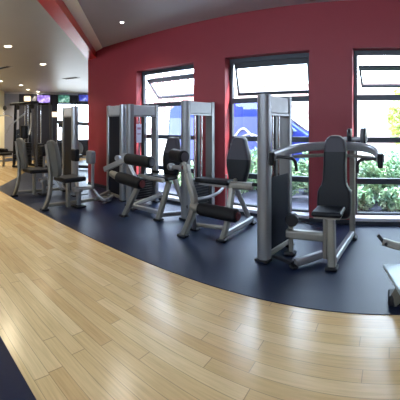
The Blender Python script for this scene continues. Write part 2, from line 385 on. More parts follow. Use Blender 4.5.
# ------------------------------------------------------------------ televisions on the far wall
def tv(px, py, w, h, cols, lab):
    t0 = wall_t(px); p = P0+dw*t0; d = math.hypot(p.x, p.y); z = EYE-(py-HZ)*d/F
    t = thing('television', lab, 'television', (p.x+nw.x*.22, p.y+nw.y*.22, z), math.atan2(dw.y, dw.x), 'televisions along the black wall')
    # local x along the wall, local -y into the room
    bm = B(); box(bm, (-w/2-.03, -.03, -h/2-.03), (w/2+.03, .04, h/2+.03)); ob('tv_case', bm, M['black'], t, bevel=.01, smooth=False)
    m = bpy.data.materials.new('tv_picture'); m.use_nodes = True; n = m.node_tree.nodes; l = m.node_tree.links; pb = n['Principled BSDF']
    tcn = n.new('ShaderNodeTexCoord'); no = n.new('ShaderNodeTexNoise'); no.inputs['Scale'].default_value = 4.5; r = n.new('ShaderNodeValToRGB')
    l.new(tcn.outputs['Object'], no.inputs['Vector']); l.new(no.outputs['Fac'], r.inputs[0]); l.new(r.outputs[0], pb.inputs['Emission Color'])
    pb.inputs['Base Color'].default_value = (.02, .02, .02, 1); pb.inputs['Emission Strength'].default_value = 1.0
    e = r.color_ramp.elements; e[0].position = .38; e[0].color = cols[0]; e[1].position = .68; e[1].color = cols[2]; q = e.new(.52); q.color = cols[1]
    bm = B(); box(bm, (-w/2, -.034, -h/2), (w/2, -.0305, h/2)); ob('tv_screen', bm, m, t, smooth=False)
    bm = B(); box(bm, (-.05, .04, -.05), (.05, .2, .05)); ob('wall_bracket', bm, M['black'], t, smooth=False)
tv(42.5, 99.5, .62, .36, (rgb(90, 60, 150), rgb(150, 120, 215), rgb(225, 215, 245)), 'television showing a purple picture, above the multi gym')
tv(62.5, 99.3, .56, .34, (rgb(20, 60, 60), rgb(60, 120, 100), rgb(190, 215, 205)), 'television showing a green picture, above the bright far window')
tv(83.5, 98.5, .66, .30, (rgb(30, 35, 110), rgb(50, 60, 170), rgb(170, 180, 220)), 'television showing a dark blue picture, next to the end of the red wall')
for px, py, lab in ((27, 98.8, 'warm lit box lamp high on the wall left of the purple television'), (54.5, 114.5, 'warm lit box lamp on the black wall below the televisions')):
    t0 = wall_t(px); p = P0+dw*t0; d = math.hypot(p.x, p.y); z = EYE-(py-HZ)*d/F
    t = thing('wall_lamp', lab, 'wall lamp', (p.x, p.y, z), math.atan2(dw.y, dw.x))
    bm = B(); box(bm, (-.15, -.1, -.12), (.15, -.02, .12)); ob('lamp_shade', bm, mat('lamp_shade_warm', rgb(230, 200, 150), emit=(1, .75, .45, 1), es=1.1), t, smooth=False, bevel=.02)
    bm = B(); box(bm, (-.07, -.02, -.07), (.07, 0, .07)); ob('back_plate', bm, M['black'], t, smooth=False)

# ------------------------------------------------------------------ machine pieces (all in the machine's own frame)
def foot(root, p, w=.12, d=.10, rot=0.0):
    bm = B(); R = rz(rot); o = Vector((p[0], p[1], .006))
    box(bm, (-w/2, -d/2, 0), (w/2, d/2, .035), R, o)
    return ob('rubber_foot', bm, M['rubber'], root, bevel=.012)
def disc(bm, c, axis, r, th, seg=22):
    a = Vector(c)-Vector(axis).normalized()*th/2; b = Vector(c)+Vector(axis).normalized()*th/2
    lathe(bm, a, b, [(0, r*.9), (.15, r), (.85, r), (1, r*.9)], seg)
def tower(root, o, ang, L=.5, H=1.86, wd=.15, stack_h=.75, placard=None, shroud=True, capm=None, colmat=None, tinted=False):
    """weight tower: starts at o, runs L along angle (from +Y, clockwise positive); columns are D-shaped, open frame between them"""
    R = rz(-ang); o = Vector((o[0], o[1], 0)); dep = .10
    G = lambda x, y, z: R @ Vector((x, y, z)) + o
    for k, (y0, sgn) in enumerate(((0, -1), (L, 1))):
        bm = B()
        # D profile: flat inside, bulged outside
        pr = [(-wd/2, 0), (wd/2, 0)] + [(wd/2*math.cos(a)*(1.0), sgn*(.035+.065*math.sin(a)**.8 if a not in (0, math.pi) else .035)) for a in [math.pi*i/10 for i in range(11)]]
        if sgn < 0: pr = pr
        lo = [bm.verts.new(G(x, y0+y, .03)) for x, y in pr]; hi = [bm.verts.new(G(x, y0+y, H if True else H)) for x, y in pr]
        n = len(pr)
        for i in range(n): bm.faces.new((lo[i], lo[(i+1) % n], hi[(i+1) % n], hi[i]))
        bm.faces.new(lo[::-1]); bm.faces.new(hi); bmesh.ops.recalc_face_normals(bm, faces=bm.faces)
        ob('tower_column', bm, colmat or M['col'], root)
        bm = B(); box(bm, (-wd/2-.01, y0+min(0, sgn*.1)-.005, .006), (wd/2+.01, y0+max(0, sgn*.1)+.005, .035), R, o); ob('rubber_foot', bm, M['rubber'], root, bevel=.01)
    bm = B(); box(bm, (-wd/2+.012, .001, H-.20), (wd/2-.012, L-.001, H-.012), R, o)
    cap = ob('tower_cap', bm, capm or mat('pale_cap_plastic', rgb(160, 162, 166), .4, var=.12, scale=14), root, bevel=.012)
    bm = B(); box(bm, (-wd/2+.006, .001, H-.225), (wd/2-.006, L-.001, H-.203), R, o); ob('cap_rim', bm, M['col'], cap, smooth=False)
    bm = B(); box(bm, (-wd/2+.01, .001, .05), (wd/2-.01, L-.001, .11), R, o); ob('base_rail', bm, M['beige'], root, bevel=.008)
    for y in (L*.34, L*.66):
        bm = B(); tube(bm, [G(0, y, .1), G(0, y, H-.21)], .011, 10); ob('guide_rod', bm, M['chrome'], root)
    # stack of plates with fine gaps
    bm = B(); n = int(stack_h/.045)
    for k in range(n): box(bm, (-wd*.33, .055, .125+k*.045), (wd*.33, L-.055, .125+k*.045+.038), R, o)
    ob('weight_stack', bm, M['iron'], root, smooth=False)
    bm = B(); box(bm, (-.016, L*.5-.03, .12+stack_h), (.016, L*.5+.03, H-.21), R, o); ob('lift_strap', bm, M['black'], root, bevel=.008)
    if shroud:
        bm = B(); box(bm, (wd/2-.022, L*.05, .12), (wd/2-.014, L*.95, H*(.5 if shroud is True else shroud)), R, o); ob('shroud', bm, M['shroud'], root, smooth=False)
    if placard:
        bm = B(); y0, y1, z0, z1 = placard; box(bm, (wd/2-.012, y0, z0), (wd/2-.004, y1, z1), R, o); pl = ob('placard', bm, M['paper'], root, smooth=False)
        bm = B(); box(bm, (wd/2-.004, y0+.015, z1-.10), (wd/2-.002, y1-.015, z1-.06), R, o); ob('printed_band', bm, mat('placard_print', rgb(170, 120, 150), .5), pl, smooth=False); bm = B(); box(bm, (wd/2-.004, y0+.015, (z0+z1)/2-.02), (wd/2-.002, y1-.015, (z0+z1)/2+.0), R, o)
        ob('printed_band', bm, mat('placard_print', rgb(170, 120, 150), .5), pl, smooth=False)

def outline_shield(w_top, w_mid, h, wbot=None, n=7, r=.06, split=None):
    """pad outline in x,z (z from 0 to h): rounded top, full middle, tucked bottom"""
    wbot = wbot or w_mid*.8
    right = []
    ctrl = [(wbot*.30, 0), (wbot*.47, .015*h), (wbot*.5, .06*h), (w_mid*.5, .35*h), (w_mid*.5, .55*h), (w_top*.52, .86*h), (w_top*.46, .95*h), (w_top*.30, h), ]
    c = chaikin([Vector((x, 0, z)) for x, z in ctrl], 2)
    right = [(v.x, v.z) for v in c]
    return right + [(-x, z) for x, z in right[::-1]]
def clip_outline(o, z0, z1):
    """part of a convex-ish outline between two heights"""
    def cut(pts, z, keep_above):
        out = []
        n = len(pts)
        for i in range(n):
            a, b = pts[i], pts[(i+1) % n]; ia = (a[1] >= z) if keep_above else (a[1] <= z); ib = (b[1] >= z) if keep_above else (b[1] <= z)
            if ia: out.append(a)
            if ia != ib:
                t = (z-a[1])/(b[1]-a[1]); out.append((a[0]+(b[0]-a[0])*t, z))
        return out
    return cut(cut(o, z0, True), z1, False)
def backrest(root, outl, c, R, th, split, edge=M['beige']):
    """two-tone pad: c = bottom centre of the pad's back face; the front looks along R @ -y"""
    zs = max(p[1] for p in outl)
    # back board
    bm = B(); k = .96
    ring = [[bm.verts.new(R @ Vector((x*1.03, y, z*1.0+(z/zs-.5)*.02)) + c) for x, z in outl] for y in (.0, .018)]
    m = len(outl)
    for i in range(m): bm.faces.new((ring[0][i], ring[0][(i+1) % m], ring[1][(i+1) % m], ring[1][i]))
    bm.faces.new(ring[0]); bm.faces.new(ring[1][::-1]); bmesh.ops.recalc_face_normals(bm, faces=bm.faces)
    par = ob('backrest', bm, edge, root, smooth=False)
    for nm, z0, z1, mt in (('lower_cushion', 0, split*zs, M['pad']), ('upper_cushion', split*zs, zs, M['padg'])):
        o2 = clip_outline(outl, z0, z1); bm = B()
        rings = []
        for t, ins in ((0, 0), (.5, 0), (.8, .008), (.95, .02), (1, .04)):
            rr = []
            for x, z in o2:
                s = 1 if x > 0 else -1; xx = s*max(0, abs(x)-ins)
                zz = z
                if nm == 'upper_cushion' and z > z0+.01: zz = min(z, zs-ins)
                if nm == 'lower_cushion' and z < z1-.01: zz = max(z, ins)
                rr.append(bm.verts.new(R @ Vector((xx, -th*t, zz)) + c))
            rings.append(rr)
        m = len(o2)
        for a, b in zip(rings, rings[1:]):
            for i in range(m): bm.faces.new((a[i], a[(i+1) % m], b[(i+1) % m], b[i]))
        bm.faces.new(rings[0][::-1]); bm.faces.new(rings[-1]); bmesh.ops.recalc_face_normals(bm, faces=bm.faces)
        ob(nm, bm, mt, par)
    return par
def seat(root, lo, hi, R=None, o=None, m=None, name='seat'):
    bm = B(); box(bm, lo, hi, R, o)
    return ob(name, bm, m or M['pad'], root, bevel=.025, seg=4)
def rel(root):
    l = root.location
    return lambda p: Vector(p)-l
# ================================================================== machine A : shoulder press, nearest
t = thing('shoulder_press_machine', 'large silver shoulder press machine with wide curved arms, in front of the red pillar', 'gym machine', (-.63, 3.5, 0), 0, 'selectorised weight machines along the windows')
q = rel(t)
tw = q((-1.335, 3.22, 0))
tower(t, tw, math.radians(10), L=.42, H=1.80, wd=.145, stack_h=.72)
cxu = -.64
# seat frame
bm = B(); beam(bm, [q((-.60, 3.20, .03)), q((-.62, 3.24, .50))], .085, .10); ob('front_post', bm, M['beige'], t)
foot(t, q((-.60, 3.19, 0)), .13, .12)
bm = B(); beam(bm, [q((-.70, 3.34, .05)), q((-.70, 3.34, .50))], .05, .05); ob('seat_post', bm, M['beige'], t)
bm = B(); beam(bm, [q((-.585, 3.22, .09)), q((-.50, 4.10, .09))], .07, .07); ob('side_rail', bm, M['silver'], t)
bm = B(); beam(bm, [q((-.50, 4.08, .03)), q((-.50, 4.08, 1.28))], .07, .09); ob('rear_mast', bm, M['beige'], t)
foot(t, q((-.50, 4.10, 0)), .12, .14)
bm = B(); beam(bm, [q((-1.16, 3.42, .25)), q((-.66, 3.42, .25))], .09, .10); ob('main_crossbeam', bm, M['beige'], t)
bm = B(); beam(bm, [q((-.97, 3.13, .055)), q((-.74, 3.38, .075))], .08, .07); ob('foot_beam', bm, M['silver'], t)
foot(t, q((-.985, 3.12, 0)), .09, .07, math.radians(-42))
bm = B(); beam(bm, [q((-1.24, 3.25, .045)), q((-1.0, 3.13, .05))], .045, .035); ob('tower_link', bm, M['black'], t)
s = seat(t, q((-.80, 3.10, .545)), q((-.49, 3.40, .60)))
bm = B(); box(bm, q((-.78, 3.13, .525)), q((-.51, 3.38, .544))); ob('seat_plate', bm, M['beige'], s, smooth=False)
# backrest: narrow above, wide below
half = [(.11, 0), (.17, .01), (.192, .06), (.192, .26), (.18, .32), (.135, .38), (.130, .56), (.128, .80), (.11, .88), (.06, .915), (0, .92)]
hc = [(v.x, v.z) for v in chaikin([Vector((x, 0, z)) for x, z in half], 2)]
ol = hc + [(-x, z) for x, z in hc[::-1][1:]]
Rb = Matrix.Rotation(math.radians(-7), 3, 'X')
backrest(t, ol, q((cxu, 3.52, .43)), Rb, .07, .80)
bm = B(); beam(bm, [q((cxu+.02, 3.62, .62)), q((-.52, 4.05, .62))], .06, .07); ob('backrest_bracket', bm, M['beige'], t); bm = B(); beam(bm, [q((cxu+.02, 3.70, 1.16)), q((-.52, 4.05, 1.20))], .06, .07); ob('backrest_bracket', bm, M['beige'], t)
# press yoke
Y = 3.02
arc = [(-1.185, Y, 1.15), (-1.16, 3.3, 1.18), (-1.03, 3.62, 1.21), (-.64, 3.86, 1.23), (-.25, 3.62, 1.21), (-.13, 3.3, 1.18), (-.105, Y, 1.15)]
bm = B(); sweep(bm, chaikin([q(p) for p in arc], 3), rrect(.075, .10, .03)); yk = ob('press_yoke', bm, M['silver'], t)
for sx in (-1, 1):
    ex = -.645+sx*.54
    bm = B(); roller(bm, q((ex, Y-.01, 1.19)), q((ex, Y-.01, 1.06)), .026); ob('hand_grip', bm, M['foam'], t)
    bm = B(); tube(bm, [q((ex, Y+.02, 1.13)), q((ex-sx*.04, Y+.04, 1.145)), q((ex-sx*.17, Y+.05, 1.14)), q((ex-sx*.225, Y+.08, 1.11)), q((ex-sx*.23, Y+.10, 1.0))], .017, 10, 2)
    ob('inner_handle', bm, M['black'], t)
bm = B(); tube(bm, [q((-1.08, 3.4, 1.12)), q((-.64, 3.78, 1.12)), q((-.2, 3.4, 1.12))], .02, 10, 2); ob('lower_arc_tube', bm, M['beige'], t)
# pivot hubs and counterweights on top of the mast
bm = B(); beam(bm, [q((-.60, 3.98, 1.30)), q((-.30, 3.98, 1.30))], .05, .05); ob('pivot_bar', bm, M['silver'], t)
bm = B(); disc(bm, q((-.52, 3.95, 1.345)), (1, 0, 0), .085, .05); ob('pivot_hub', bm, M['black'], t)
bm = B(); disc(bm, q((-.36, 3.95, 1.33)), (1, 0, 0), .105, .045); ob('counterweight', bm, M['padl'], t)
bm = B(); disc(bm, q((-.325, 3.95, 1.33)), (1, 0, 0), .11, .03); ob('counterweight', bm, M['black'], t)
bm = B(); disc(bm, q((-1.10, 3.42, .41)), (.3, -1, 0), .075, .09); ob('cam_wheel', bm, M['black'], t)
bm = B(); beam(bm, [q((-1.12, 3.45, .03)), q((-1.12, 3.45, .40))], .05, .05); ob('cam_post', bm, M['beige'], t); foot(t, q((-1.13, 3.45, 0)), .12, .12)
bm = B(); tube(bm, [q((-1.1, 3.43, .42)), q((-.66, 3.40, .33))], .006, 6); ob('cable', bm, M['black'], t)

# ================================================================== machine B : leg curl in front of the middle window
t = thing('leg_curl_machine', 'silver leg curl machine with a long low ankle roller, left of the shoulder press', 'gym machine', (-2.2, 3.8, 0), 0, 'selectorised weight machines along the windows')
q = rel(t)
tower(t, q((-2.99, 4.03, 0)), math.radians(10), L=.50, H=1.86, wd=.15, stack_h=.5, shroud=False)
bm = B(); beam(bm, [at(184, 234, 3.36), at(196.5, 204, 3.36), at(190, 184, 3.38), at(186, 165, 3.42)], .095, .075, smooth=2); 
for v in bm.verts: v.co -= t.location
ob('bent_front_leg', bm, M['beige'], t); foot(t, q(fl(183, 237)), .13, .11)
bm = B(); beam(bm, [q((-2.56, 3.62, .05)), q((-2.40, 3.36, .50))], .06, .06); ob('side_strut', bm, M['silver'], t); foot(t, q((-2.58, 3.66, 0)), .12, .10)
bm = B(); beam(bm, [q((-2.04, 3.50, .03)), q((-1.95, 3.50, .30)), q((-1.97, 3.62, .68))], .085, .07, smooth=2); ob('front_leg', bm, M['beige'], t); foot(t, q((-2.04, 3.49, 0)), .13, .11)
bm = B(); beam(bm, [q((-2.02, 4.30, .03)), q((-2.24, 4.12, .68))], .085, .07); ob('rear_leg', bm, M['silver'], t); foot(t, q((-2.02, 4.31, 0)), .14, .11)
bm = B(); beam(bm, [q((-2.02, 3.52, .09)), q((-2.0, 4.28, .09))], .07, .08); ob('side_rail', bm, M['silver'], t)
bm = B(); beam(bm, [q((-2.56, 3.62, .10)), q((-2.05, 3.66, .12))], .05, .05); ob('base_crossbar', bm, M['beige'], t)
bm = B(); roller(bm, q((-2.30, 3.35, .415)), q((-1.75, 3.35, .395)), .082); r = ob('ankle_roller', bm, M['foam'], t)
bm = B(); disc(bm, q((-1.738, 3.35, .395)), (1, 0, 0), .052, .015); ob('end_cap', bm, M['redm'], r)
bm = B(); lathe(bm, q((-2.42, 3.36, .43)), q((-2.30, 3.35, .415)), [(0, .05), (.3, .06), (1, .06)]); ob('roller_bracket', bm, M['beige'], t)
bm = B(); tube(bm, [q((-2.42, 3.40, .50)), q((-2.30, 3.75, .50)), q((-2.35, 4.1, .58))], .022, 10, 2); ob('swing_arm', bm, M['silver'], t)
s = seat(t, q((-2.50, 3.52, .70)), q((-1.98, 3.70, .765)))
bm = B(); box(bm, q((-2.44, 3.54, .672)), q((-2.0, 3.68, .699))); ob('seat_plate', bm, M['silver'], s, smooth=False)
bm = B(); beam(bm, [q((-2.02, 3.62, .70)), q((-1.70, 3.66, .70))], .11, .09); ob('seat_adjuster', bm, M['beige'], t)
bm = B(); roller(bm, q((-1.72, 3.66, .72)), q((-1.60, 3.68, .72)), .022); ob('side_handle', bm, M['foam'], t)
backrest(t, outline_shield(.22, .36, .64, .26), q((-2.105, 4.05, .66)), Matrix.Rotation(math.radians(-6), 3, 'X'), .08, .50)
bm = B(); beam(bm, [q((-2.11, 3.75, .66)), q((-2.11, 4.14, .72)), q((-2.11, 4.20, 1.05))], .06, .06, smooth=1); ob('backrest_bracket', bm, M['beige'], t)
bm = B(); roller(bm, q((-2.58, 3.42, 1.045)), q((-2.90, 3.56, 1.05)), .088); r = ob('thigh_roller', bm, M['foam'], t)
bm = B(); disc(bm, q((-2.572, 3.416, 1.045)), (1, -.45, 0), .06, .015); ob('end_cap', bm, M['padg'], r)
bm = B(); tube(bm, [q((-2.62, 3.43, 1.0)), q((-2.58, 3.42, .90)), q((-2.50, 3.38, .84))], .035, 10, 1); ob('roller_fork', bm, M['beige'], t)
bm = B(); lathe(bm, q((-2.92, 3.52, .88)), q((-2.60, 3.42, .90)), [(0, .05), (.2, .05), (.25, .03), (.75, .03), (.8, .045), (1, .045)]); ob('pivot_joint', bm, M['silver'], t)
bm = B(); disc(bm, q((-2.57, 3.385, .91)), (.3, -1, 0), .03, .03); ob('adjuster_knob', bm, M['redm'], t)
bm = B(); beam(bm, [q((-2.43, 4.28, .10)), q((-2.43, 4.28, .72))], .025, .025); beam(bm, [q((-2.42, 4.28, .60)), q((-2.05, 4.2, .60))], .025, .025); ob('rear_stay', bm, M['silver'], t)

# ================================================================== machine C : leg extension in front of the first window
t = thing('leg_extension_machine', 'silver leg extension machine with two stacked black rollers, in front of the leftmost window', 'gym machine', (-3.5, 3.8, 0), 0, 'selectorised weight machines along the windows')
q = rel(t)
tower(t, q((-4.24, 4.02, 0)), math.radians(10), L=.50, H=1.86, wd=.15, stack_h=.45, shroud=False, placard=(.06, .17, 1.16, 1.50))
bm = B(); beam(bm, [q((-3.82, 3.46, .03)), q((-3.50, 3.50, .58))], .09, .075); ob('front_leg', bm, M['beige'], t); foot(t, q((-3.82, 3.45, 0)), .13, .11)
bm = B(); beam(bm, [q((-3.28, 3.68, .03)), q((-3.10, 3.72, .62))], .09, .075); ob('front_leg', bm, M['beige'], t); foot(t, q((-3.28, 3.68, 0)), .13, .11)
bm = B(); beam(bm, [q((-3.04, 4.10, .05)), q((-3.30, 4.08, .62))], .07, .07); ob('rear_leg', bm, M['silver'], t); foot(t, q((-3.04, 4.12, 0)), .13, .11)
bm = B(); beam(bm, [q((-3.27, 3.70, .09)), q((-3.02, 4.12, .09))], .06, .07); ob('side_rail', bm, M['silver'], t)
bm = B(); beam(bm, [q((-3.98, 3.84, .10)), q((-3.60, 4.12, .30))], .06, .07); ob('rising_rail', bm, M['silver'], t)
bm = B(); beam(bm, [q((-4.00, 3.84, .08)), q((-3.30, 3.80, .09))], .06, .07); ob('base_crossbar', bm, M['silver'], t); foot(t, q((-4.02, 3.85, 0)), .13, .11)
bm = B(); disc(bm, q((-2.98, 4.02, .22)), (1, .5, 0), .085, .04); ob('transport_wheel', bm, M['black'], t)
bm = B(); roller(bm, q((-3.76, 3.46, .94)), q((-3.20, 3.44, .925)), .088); r = ob('shin_roller', bm, M['foam'], t)
bm = B(); disc(bm, q((-3.192, 3.44, .925)), (1, 0, 0), .055, .015); ob('end_cap', bm, M['padg'], r)
bm = B(); roller(bm, q((-3.90, 3.40, .64)), q((-3.34, 3.38, .60)), .09); r = ob('ankle_roller', bm, M['foam'], t)
bm = B(); disc(bm, q((-3.332, 3.38, .60)), (1, 0, 0), .055, .015); ob('end_cap', bm, M['redm'], r)
bm = B(); beam(bm, [q((-4.30, 3.44, .72)), q((-3.80, 3.50, .93))], .06, .09); ob('lever_arm', bm, M['silver'], t)
bm = B(); disc(bm, q((-3.80, 3.46, .97)), (.3, -1, 0), .055, .07); ob('lever_joint', bm, M['silver'], t); bm = B(); disc(bm, q((-4.0, 3.48, .93)), (.3, -1, 0), .05, .07); ob('lever_joint', bm, M['silver'], t)
bm = B(); beam(bm, [q((-3.78, 3.48, .92)), q((-3.55, 3.50, .60))], .04, .045); ob('roller_strut', bm, M['white'], t)
bm = B(); lathe(bm, q((-4.12, 3.44, .67)), q((-3.90, 3.40, .64)), [(0, .05), (.4, .06), (1, .06)]); ob('roller_bracket', bm, M['beige'], t)
s = seat(t, q((-3.45, 3.66, .63)), q((-3.08, 3.92, .69)))
bm = B(); roller(bm, q((-3.52, 3.50, .69)), q((-3.02, 3.50, .67)), .032); ob('seat_front_bar', bm, M['beige'], t)
backrest(t, outline_shield(.22, .34, .62, .26), q((-3.30, 4.02, .66)), Matrix.Rotation(math.radians(-6), 3, 'X'), .08, .58)
bm = B(); beam(bm, [q((-3.30, 3.85, .60)), q((-3.30, 4.12, .66)), q((-3.30, 4.17, 1.0))], .06, .06, smooth=1); ob('backrest_bracket', bm, M['beige'], t)
bm = B(); roller(bm, q((-3.56, 3.86, .72)), q((-3.42, 3.86, .72)), .022); ob('side_handle', bm, M['foam'], t)

# ================================================================== hip machines (user faces the windows)
def hip_machine(label, loc, tx, ty, tang):
    t = thing('hip_machine', label, 'gym machine', loc, 0, 'hip machines with knee pads')
    V = Vector
    bm = B(); beam(bm, [V((0, 0, .03)), V((.13, .03, .27)), V((.06, .10, .62)), V((-.03, .06, 1.15))], .075, .055, smooth=2); ob('backrest_post', bm, M['beige'], t); foot(t, (0, 0, 0), .10, .14)
    # pad behind-side view, facing the windows (+y)
    half = [(.09, 0), (.16, .03), (.18, .2), (.17, .42), (.14, .58), (.06, .64), (0, .64)]
    hc = [(v.x, v.z) for v in chaikin([V((x, 0, z)) for x, z in half], 2)]; ol = hc+[(-x, z) for x, z in hc[::-1][1:]]
    R = rz(math.pi+.08) @ Matrix.Rotation(math.radians(-8), 3, 'X')
    bm = B(); c = V((.08, .13, .58))
    rings = [[bm.verts.new(R @ V((x*k, -y, z*k+(1-k)*.3)) + c) for x, z in ol] for y, k in ((0, .94), (.02, 1), (.06, 1), (.085, .94))]
    for a, b in zip(rings, rings[1:]):
        for i in range(len(ol)): bm.faces.new((a[i], a[(i+1) % len(ol)], b[(i+1) % len(ol)], b[i]))
    bm.faces.new(rings[0][::-1]); bm.faces.new(rings[-1]); bmesh.ops.recalc_face_normals(bm, faces=bm.faces)
    ob('backrest', bm, mat('olive_grey_upholstery', rgb(78, 78, 74), .5), t)
    seat(t, (-.08, .22, .50), (.32, .66, .58))
    bm = B(); beam(bm, [V((.12, .40, .05)), V((.12, .40, .50))], .07, .07); ob('seat_post', bm, M['beige'], t)
    bm = B(); beam(bm, [V((.04, .06, .10)), V((.10, 1.30, .09))], .06, .06); ob('spine_beam', bm, M['beige'], t)
    for sx in (-1, 1):
        px = .08+sx*.25
        bm = B(); box(bm, (px-.085, .69, .80), (px+.085, .80, 1.03)); ob('knee_pad', bm, M['pad'] if sx < 0 else M['padl'], t, bevel=.03, seg=3)
        bm = B(); beam(bm, [V((px, .78, .38)), V((px, .79, .88))], .05, .05); ob('knee_pad_post', bm, M['silver'], t)
        bm = B(); beam(bm, [V((px, .78, .38)), V((.10, .62, .34))], .06, .07); ob('swing_arm', bm, M['silver'], t)
        bm = B(); beam(bm, [V((px, .80, .34)), V((px+sx*.12, .88, .18)), V((px+sx*.16, .95, .16))], .045, .04, smooth=1); ob('foot_lever', bm, M['silver'], t)
        bm = B(); box(bm, (px+sx*.10-.07, .86, .125), (px+sx*.10+.07, 1.08, .145)); ob('foot_rest', bm, M['black'], t, bevel=.01)
    bm = B(); disc(bm, V((.10, .62, .32)), (0, 0, 1), .10, .07); ob('cam_housing', bm, M['silver'], t)
    bm = B(); beam(bm, [V((.10, .64, .05)), V((.10, .64, .30))], .08, .08); ob('centre_post', bm, M['silver'], t); foot(t, (.10, .64, 0), .22, .2)
    bm = B(); beam(bm, [V((.12, 1.0, .12)), V((tx, ty-.02, .12))], .06, .06); ob('tower_link', bm, M['silver'], t)
    tower(t, (tx, ty), tang, L=.46, H=1.88, wd=.14, stack_h=.8, shroud=.88, placard=None, colmat=mat('window_lit_column', rgb(150, 154, 160), .32, .75))  # column colour made paler here to carry the window light
    return t
h1 = hip_machine('hip machine with grey backrest and upright knee pads, just left of the two-roller machine', (-4.88, 2.58, 0), -.22, 1.66, math.radians(100))
h2 = hip_machine('hip machine furthest along the mat, its backrest at the corner of the wooden walkway', (-6.12, 2.53, 0), .06, 1.22, math.radians(100))
bm = B(); 
beam(bm, [Vector((.30, 1.05, .07)), Vector((-.30, 1.95, .07))], .06, .05); ob('floor_rail', bm, M['silver'], h1)

# ================================================================== bench machine cut by the right edge
t = thing('bench_machine', 'partly visible machine with a pale slanting plate and a bare metal arm', 'gym machine', (.35, 2.6, 0), 0, 'selectorised weight machines along the windows')
q = rel(t)
bm = B(); zz = .37
pts = [fl(383, 264, zz), Vector((.95, 2.60, zz)), Vector((.85, 1.95, zz)), fl(404, 297, zz)]
a = [bm.verts.new(q(p)) for p in pts]; b = [bm.verts.new(q(p)-Vector((0, 0, .035))) for p in pts]
bm.faces.new(a); bm.faces.new(b[::-1])
for i in range(4): bm.faces.new((a[i], b[i], b[(i+1) % 4], a[(i+1) % 4]))
bmesh.ops.recalc_face_normals(bm, faces=bm.faces); ob('foot_plate', bm, mat('pale_plate', rgb(188, 204, 208), .35, .1), t, bevel=.006)
bm = B(); beam(bm, [q((.035, 2.62, .03)), q((.11, 2.52, .20)), q((.20, 2.40, .34))], .10, .10, smooth=1); ob('front_leg', bm, M['beige'], t)
bm = B(); box(bm, q((-.03, 2.56, .006)), q((.10, 2.70, .09))); ob('rubber_foot', bm, M['rubber'], t, bevel=.02, seg=3)
bm = B(); beam(bm, [q((-.075, 2.72, .475)), q((.07, 2.72, .43)), q((.5, 2.72, .36))], .05, .06, smooth=1); ob('lever_arm', bm, M['beige'], t)
bm = B(); beam(bm, [q((-.115, 2.72, .53)), q((-.07, 2.72, .475))], .03, .03); ob('locking_pin', bm, M['black'], t)
bm = B(); disc(bm, q((-.045, 2.69, .465)), (0, 1, 0), .014, .03); ob('pivot_bolt', bm, M['black'], t)
bm = B(); beam(bm, [q((.5, 2.72, .01)), q((.5, 2.72, .9))], .09, .09); ob('rear_post', bm, M['beige'], t)

# ================================================================== far equipment
def multi_gym(loc):
    t = thing('multi_gym', 'tall dark multi gym frame with pulleys, standing far behind the hip machines', 'gym machine', loc, math.radians(20))
    V = Vector
    for x, y in ((-.55, -.4), (.55, -.4), (-.55, .4), (.55, .4)):
        bm = B(); beam(bm, [V((x, y, .01)), V((x*.9, y*.9, 2.30))], .09, .09); ob('upright', bm, M['iron'] if x < 0 else mat('gunmetal', rgb(80, 78, 78), .4, .5), t)
    bm = B(); beam(bm, [V((-.75, -.38, 2.26)), V((.6, -.38, 2.26))], .09, .09); beam(bm, [V((-.55, .38, 2.26)), V((.55, .38, 2.26))], .09, .09); beam(bm, [V((0, -.4, 2.28)), V((0, .4, 2.28))], .09, .09); ob('top_frame', bm, M['iron'], t)
    bm = B(); beam(bm, [V((-.6, -.4, .05)), V((.6, -.4, .05))], .09, .08); beam(bm, [V((-.6, .4, .05)), V((.6, .4, .05))], .09, .08); ob('base_frame', bm, M['iron'], t)
    for x in (-.32, .30):
        bm = B()
        for k in range(14): box(bm, (x-.15, -.12, .12+k*.055), (x+.15, .12, .165+k*.055))
        ob('weight_stack', bm, M['black'], t, smooth=False)
        bm = B(); tube(bm, [V((x-.08, 0, .1)), V((x-.08, 0, 2.24))], .014, 8); tube(bm, [V((x+.08, 0, .1)), V((x+.08, 0, 2.24))], .014, 8); ob('guide_rods', bm, M['chrome'], t)
    for x in (-1.0, -.3, .4):
        bm = B(); disc(bm, (x, -.44, 2.13), (0, 1, 0), .09, .04); ob('pulley', bm, M['black'], t)
    bm = B(); tube(bm, [V((-1.45, -.5, 1.78)), V((-1.25, -.5, 1.86)), V((-.75, -.5, 1.86)), V((-.55, -.5, 1.78))], .02, 8, 1); tube(bm, [V((-1.0, -.48, 2.1)), V((-1.0, -.5, 1.86))], .008, 6); ob('pulldown_bar', bm, M['chrome'], t)
    bm = B(); roller(bm, V((-1.25, -.55, .6)), V((-.75, -.55, .6)), .07); ob('knee_roller', bm, M['foam'], t)
    bm = B(); box(bm, (-1.2, -.75, .42), (-.8, -.25, .50)); ob('seat', bm, M['pad'], t, bevel=.02); bm = B(); beam(bm, [V((-1.0, -.5, .01)), V((-1.0, -.5, .42))], .07, .07); ob('seat_post', bm, M['beige'], t)
    bm = B(); roller(bm, V((.2, -.62, 1.05)), V((.2, -.62, 1.50)), .14); ob('back_pad', bm, M['pad'], t)
    for sx in (-1, 1):
        bm = B(); beam(bm, [V((.2+sx*.15, -.45, 1.9)), V((.2+sx*.5, -.8, 1.5)), V((.2+sx*.55, -.95, 1.2))], .05, .05, smooth=1); ob('press_arm', bm, M['silver'], t)
    bm = B(); box(bm, (0, -.95, .45), (.4, -.5, .53)); ob('seat', bm, M['pad'], t, bevel=.02); bm = B(); beam(bm, [V((.2, -.7, .01)), V((.2, -.7, .45))], .07, .07); ob('seat_post', bm, M['beige'], t)
    return t
p = fl(29, 176); multi_gym((p.x-1.6, p.y+.9, .0))
